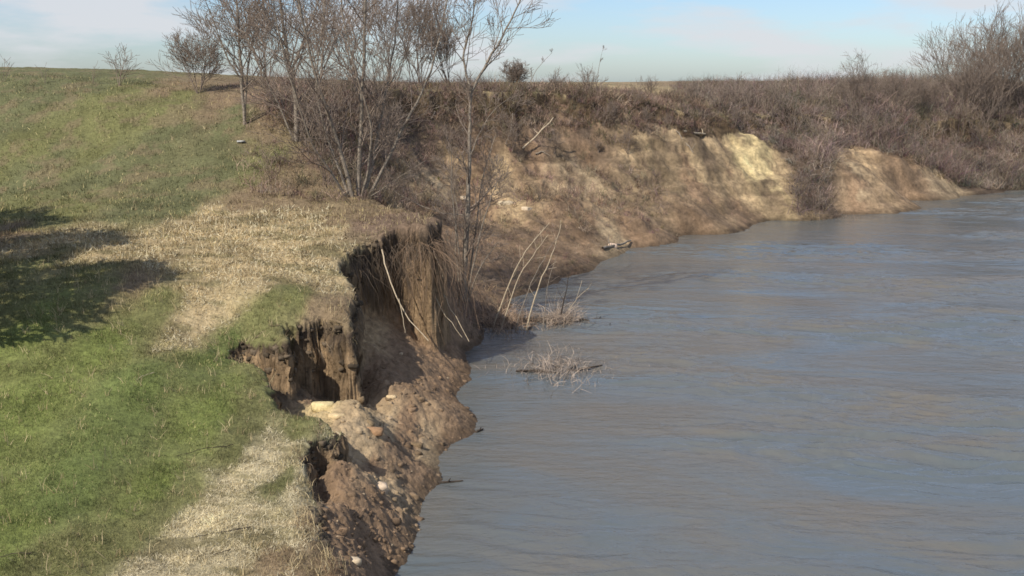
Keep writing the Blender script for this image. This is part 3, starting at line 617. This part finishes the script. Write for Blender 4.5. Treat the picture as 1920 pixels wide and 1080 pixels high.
tangle('driftwood_pile', 'low dark raft of driftwood lying on the water between shore heap and drowned brush', 'driftwood', 1000, 602, 120, 22, 503, 260, (.13, .095, .07), 12)
tangle('dark_bush', 'dark bare bush at the water foot between the two sand faces', 'shrub', 1515, 405, 105, 60, 504, 900, (.17, .125, .095), 4)
for k, (px, py, l, a, lab) in enumerate([(1172,606,.35,20,'short dark stick floating right of the drowned brush'), (1140,610,.22,-30,'tiny dark stick floating beside the drowned brush'), (898,808,.16,50,'dark wet root knob in the water beside the slump'),
                                         (832,905,.4,10,'dark wet branch at the water\'s edge below the slump'), (1120,598,.3,0,'thin dark stick just right of the debris raft')]):
    cx, cy, cz = atz(px, py, .02); tb = Tubes(); v = np.array([math.cos(R(a))*l, math.sin(R(a))*l, .03])
    tb.add([-v, -v*.3+np.array([0, 0, .03]), v*.5, v], [.012, .028, .025, .01], 6); tb.add([v*.2, v*.3+np.array([.02, -.04, .10])], [.02, .01], 5)
    o = tb.build('floating_stick', M['dark']); o.location = (cx, cy, .01); tag(o, lab, 'stick')

# ------------------------------------------------------------------ roots and grass curtain on the scarp, sticks on the turf
def curtain(name, n, pts, seed, drop, out, col, wid, vary=.4):
    rng = np.random.default_rng(seed); P = np.array([atz(p[0], p[1], zm(p[2])) for p in pts]); m_ = len(P)-1
    t = rng.uniform(0, m_, n); i = t.astype(int); f = (t-i)[:, None]; q = P[i]*(1-f)+P[i+1]*f
    tz = terrain(q[:, 0], q[:, 1]); q[:, 2] = np.maximum(tz, q[:, 2]-.5)+rng.uniform(-.25, .06, n)
    seg = 6; X_ = [q]; ln = drop*rng.uniform(.35, 1.1, n); od = np.stack([np.full(n, out[0]), np.full(n, out[1]), np.zeros(n)], 1)+rng.normal(0, vary*.35, (n, 3)); od[:, 2] = 0
    for s_ in range(seg):
        k_ = (s_+1)/seg; d = od*(1.1-.75*k_)+np.array([0, 0, -1])*(.15+1.0*k_); d += rng.normal(0, .20, (n, 3)); d /= np.linalg.norm(d, axis=1)[:, None]
        nx = X_[-1]+d*(ln/seg)[:, None]; g_ = terrain(nx[:, 0], nx[:, 1]); nx[:, 2] = np.maximum(nx[:, 2], g_+.02); X_.append(nx)
    side = rng.normal(0, 1, (n, 3)); side[:, 2] *= .2; side /= np.linalg.norm(side, axis=1)[:, None]; w = wid*rng.uniform(.5, 1.5, n)
    V = []
    for s_, x_ in enumerate(X_):
        ww = (w*(1-.6*s_/seg))[:, None]*.5; V += [x_-side*ww, x_+side*ww]
    V = np.stack(V, 1); k_ = 2*(seg+1); b0 = np.arange(n)[:, None]*k_; F = np.concatenate([b0+np.array([[2*i_, 2*i_+1, 2*i_+3, 2*i_+2]]) for i_ in range(seg)])
    C_ = np.repeat(np.array(col)*rng.uniform(.45, 1.5, (n, 1)), k_, 0)
    return tag(mesh_np(name, V.reshape(-1, 3), [F], M['brush'], None, C_), kind='stuff')
curtain('hanging_roots', 520, [(652,468,3.6),(690,448,3.75),(745,424,4.0),(806,424,4.12)], 600, 2.2, (.10, -.22), (.12, .09, .065), .010, .9)
curtain('hanging_dry_grass', 240, [(745,424,4.0),(806,424,4.12),(826,408,4.2)], 601, 3.0, (.38, -.22), (.23, .155, .10), .009, 1.1)
curtain('sod_edge_roots', 900, [(640,1080,1.7),(605,1010,1.8),(595,950,1.9),(598,900,1.95),(568,860,2.0),(592,825,2.1),(600,772,2.25),(515,732,2.4),(434,650,2.65),(505,618,2.75),(552,606,2.85),(655,602,2.9),(674,565,3.0),(648,500,3.4),(652,468,3.6)], 602, .35, (.35, -.1), (.20, .15, .10), .010)
G_H = 'pale stems hanging over the root-covered scarp'
for k, (pth, r, lab) in enumerate([
    ([(716,468,30.2),(728,520,29.6),(742,560,29.2),(768,600,28.9),(803,640,28.6)], .022, 'brightest pale stem hanging down the middle of the root-covered scarp'),
    ([(770,432,31),(800,452,30.8),(822,490,30.6),(830,520,30.5)], .018, 'pale stem arching over the right top of the scarp'),
    ([(826,540,31),(846,580,30.6),(880,640,30.2)], .018, 'long reddish stem at the right side of the scarp'),
    ([(800,520,30.5),(826,580,30.2),(866,632,30)], .014, 'thin stem just left of the long reddish stem'),
    ([(748,560,29),(756,600,28.8),(760,625,28.7)], .012, 'short stem below the brightest pale stem')]):
    rng = np.random.default_rng(620+k); P = smooth_path([aty(*p) for p in pth], rng, .012); tb = Tubes(); tb.add(P, np.linspace(r, r*.6, len(P)), 6)
    tag(tb.build('hanging_stem', M['pale']), lab, 'stem', G_H)
for k, (a, b_, lab) in enumerate([((330,858),(438,840),'dark twig lying at the boundary of green grass and stubble'), ((360,1012),(470,992),'dark curved twig lying on the pale stubble'), ((0,1048),(60,1042),'dark twig in the grass at the lower left corner'),
                                  ((400,1045),(432,1038),'short dark twig near the bottom of the stubble patch'), ((255,716),(290,702),'pale dead stalk lying in the green grass')]):
    rng = np.random.default_rng(640+k); A_ = np.array(on_ground(*a)); B_ = np.array(on_ground(*b_)); A_[2] += .02; B_[2] += .03
    mid = (A_+B_)/2+np.array([0, rng.uniform(-.06, .06), .03]); P = smooth_path([A_, mid, B_], rng, .006); P[:, 2] = np.maximum(P[:, 2], terrain(P[:, 0], P[:, 1])+.015)
    tb = Tubes(); tb.add(P, np.linspace(.004, .008, len(P)), 5); tag(tb.build('fallen_twig', M['dark' if k < 4 else 'pale']), lab, 'twig')
# crumpled litter on the mound
lx, ly, lz = on_ground(452, 269); rng = np.random.default_rng(650);
LITTER_AT = (lx, ly, lz)

# ------------------------------------------------------------------ earth clods
import bmesh
bm = bmesh.new(); bmesh.ops.create_icosphere(bm, subdivisions=2, radius=1); bm.verts.ensure_lookup_table()
IV = np.array([v.co[:] for v in bm.verts]); IF = np.array([[v.index for v in f.verts] for f in bm.faces]); bm.free()
def lumps(P, R_, col, seed):
    rng = np.random.default_rng(seed); n = len(P); k = len(IV); out = np.empty((n, k, 3))
    for i in range(n):
        q = IV+0; off = rng.uniform(0, 50, 3)
        nn = perlin(q[:, 0]*1.6+off[0], q[:, 1]*1.6+q[:, 2]*1.3+off[1], 3)*.9+perlin(q[:, 0]*3.5+off[1], q[:, 2]*3.5+q[:, 1]*2+off[2], 4)*.6
        q = q*(1+nn)[:, None]; lim_ = rng.uniform(.45, .95, 6); q = np.maximum(np.minimum(q, lim_[:3]), -lim_[3:])+.10*q; q = q*R_[i]*np.array([1.15, rng.uniform(.6, 1.1), rng.uniform(.5, .8)]); q[:, 2] -= .25*R_[i]; a = rng.uniform(0, 6.28); c_, s_ = math.cos(a), math.sin(a)
        out[i] = np.stack([q[:, 0]*c_-q[:, 1]*s_, q[:, 0]*s_+q[:, 1]*c_, q[:, 2]], 1)+P[i]
    F = (np.arange(n)[:, None, None]*k+IF[None]).reshape(-1, 3); return out.reshape(-1, 3), F, np.repeat(col, k, 0)
rng = np.random.default_rng(700)
def dc(px, py, mk, s2, z): return (mk < .4)*(z > -.02)*(box(px, py, 560, 900, 620, 1100, 15)*.55+box(px, py, 800, 1200, 400, 620)*.12)
B, px, py, mk, s2 = scatter(6500, -.2, .05, 11, 45, rng, dc); n = len(B); B[:, 2] -= .006
rad = np.exp(rng.normal(-3.7, .45, n)); rad = np.clip(rad, .01, .11); C_ = tone(B[:, 0], B[:, 1], np.zeros(n))*rng.uniform(.75, 1.15, (n, 1)); lt = rng.random(n) < .05; C_[lt] = np.array((.45, .34, .22))*rng.uniform(.8, 1.2, (lt.sum(), 1))
V_, F_, C2 = lumps(B, rad, C_, 701); tag(mesh_np('loose_earth_clods', V_, [F_], M['clod'], None, C2, False), kind='stuff')
EP = np.array([atz(*p) for p in EDGE_Z[:26]]); sg = np.linalg.norm(np.diff(EP[:, :2], axis=0), axis=1); cum = np.concatenate([[0], np.cumsum(sg)])
tq = rng.uniform(0, cum[-1], 1500); ex = np.interp(tq, cum, EP[:, 0])+rng.normal(0, .10, 1500); ey = np.interp(tq, cum, EP[:, 1])+rng.normal(0, .10, 1500)
ez, es, em = terrain(ex, ey, True)[:3]; kk = (em > .35) & (em < .995) & (es < .4); P_ = np.stack([ex, ey, ez-.03], 1)[kk]; n = len(P_)
V_, F_, C2 = lumps(P_, np.clip(np.exp(rng.normal(-3.1, .5, n)), .015, .13), np.array((.095, .072, .048))*rng.uniform(.6, 1.5, (n, 1)), 705); tag(mesh_np('broken_sod_edge', V_, [F_], M['clod'], None, C2, False), kind='stuff')
B, px, py, mk, s2 = scatter(4500, -.2, .05, 13, 34, rng, lambda px, py, mk, s2, z: (mk < .4)*(z > .0)*box(px, py, 600, 880, 700, 1060, 15)*.5); n = len(B); B[:, 2] -= .02
V_, F_, C2 = lumps(B, np.clip(np.exp(rng.normal(-2.95, .5, n)), .02, .14), tone(B[:, 0], B[:, 1], np.zeros(n))*rng.uniform(.55, 1.05, (n, 1)), 706); tag(mesh_np('slumped_mud_lumps', V_, [F_], M['clod'], None, C2, False), kind='stuff')
for k, (px, py, r, c, lab) in enumerate([(713,916,.16,(.58,.45,.32),'pale elongated clay chunk in the middle of the brown slump'), (610,762,.20,(.62,.50,.26),'pale yellow clay wedge at the foot of the slump block, left of the crack'), (632,782,.13,(.60,.46,.26),'small pale yellow clay lump just below the clay wedge'),
                                         (735,748,.10,(.55,.42,.25),'pale clay lump at the right tip of the dark crack'), (660,1052,.11,(.55,.44,.30),'pale clay lump near the bottom of the picture'), (948,384,.32,(.50,.41,.28),'largest pale boulder of clay at the foot of the far slope'),
                                         (985,392,.22,(.58,.47,.34),'small pale clay boulder right of the largest one'), (870,372,.22,(.58,.46,.32),'pale clay lump left of the largest boulder behind the waterside tree'), (1148,462,.25,(.58,.44,.33),'pale clay slab at the waterline of the mud shelf'),
                                         (785,975,.11,(.16,.11,.07),'dark overhanging clod at the water edge of the slump'), (700,812,.16,(.33,.20,.11),'large brown clod on the pale upper slump'), (780,835,.15,(.20,.14,.08),'large dark brown clod in the middle of the slump')]):
    g_ = on_ground(px, py); V_, F_, C2 = lumps([np.array([0, 0, 0.])], [r], np.array([c]), 720+k); V_ = V_*np.array([1.25, 1, 1])
    o = mesh_np('clay_chunk' if c[0] > .4 else 'earth_clod', V_, [F_], M['clod'], None, C2, False); o.location = (g_[0], g_[1], g_[2]+r*.15); tag(o, lab, 'clay' if c[0] > .4 else 'clod')

V_, F_, C2 = lumps([np.array([0, 0, 0.])], [.12], np.array([(.6, .6, .6)]), 763)
o = mesh_np('plastic_litter', V_*np.array([1.2, .8, .8]), [F_], M['litter']); o.location = (LITTER_AT[0], LITTER_AT[1], LITTER_AT[2]+.09); tag(o, 'small crumpled whitish scrap of litter lying on the green mound', 'litter')
ORD = 'first second third fourth fifth sixth seventh eighth ninth tenth eleventh twelfth thirteenth fourteenth fifteenth sixteenth seventeenth eighteenth'.split()
# counted little shrubs in the thickets
rng = np.random.default_rng(770)
for n_, (x0, x1, y0, y1), lab, grp, hh in ((9, (560, 740, 210, 360), 'thin bare sapling by the tall tree clump', 'saplings in the thicket around the tall clump', (45, 95)),
                               (14, (820, 1260, 200, 300), 'small bare shrub on the brown far slope', 'small shrubs scattered on the far slope', (22, 48)),
                               (18, (1330, 1900, 195, 275), 'dark bare shrub in the far bank scrub', 'dark shrubs standing in the far bank scrub', (38, 66))):
    for q, px in enumerate(np.sort(rng.uniform(x0, x1, n_))):
        px = float(px); py = rng.uniform(y0, y1); gx, gy, gz = on_ground(px, py)
        if gy < 30 or gy > 120: continue
        vase('bare_shrub', lab+', '+ORD[q]+' from the left of its group', 'shrub', px, gy, rng.uniform(*hh), 780+q*7+n_, 5, .6, 'twig', grp, 1, py=py, o=THIN if n_ != 14 else TREE, r=.018)
# ------------------------------------------------------------------ bushy evergreens beside the terrace (outside the picture, they cast the shade on its left)
def evergreen(x, y, hgt, rad, seed, lab):
    rng = np.random.default_rng(seed); z0 = hz(x, y); e = empty('evergreen_tree', (x, y, z0)); tag(e, lab, 'tree', 'evergreens beside the terrace')
    tb = Tubes(); tb.add([(0, 0, -.1), (.05, 0, hgt*.5), (0, .05, hgt*.95)], [.16, .10, .03], 8); tb.build('trunk', M['bark'], e)
    n = 3600; t = rng.random(n)**.8; a = rng.uniform(0, 6.283, n); rr_ = rad*np.sqrt(np.clip(1-((t-.38)/.64)**2, .02, 1))*(.45+.6*rng.random(n))*(1+.25*np.sin(a*5+t*9)); b_ = np.stack([np.cos(a)*rr_, np.sin(a)*rr_, hgt*(.05+.93*t)], 1)
    d = np.stack([np.cos(a), np.sin(a), rng.uniform(-.3, .6, n)], 1)+rng.normal(0, .5, (n, 3)); d /= np.linalg.norm(d, axis=1)[:, None]
    ribbons('crown', b_, d, np.full(n, .4), np.full(n, .16), np.ones((n, 3)), M['needle'], 2, .3, seed+1, e)
evergreen(-14.2, 21.3, 8.3, 2.3, 800, 'dense evergreen beside the terrace outside the left of the picture, nearest of three')
evergreen(-16.9, 25.2, 8.2, 2.6, 801, 'dense evergreen beside the terrace outside the left of the picture, middle of three')
evergreen(-20.5, 28.6, 8.0, 3.0, 802, 'dense evergreen beside the terrace outside the left of the picture, farthest of three')
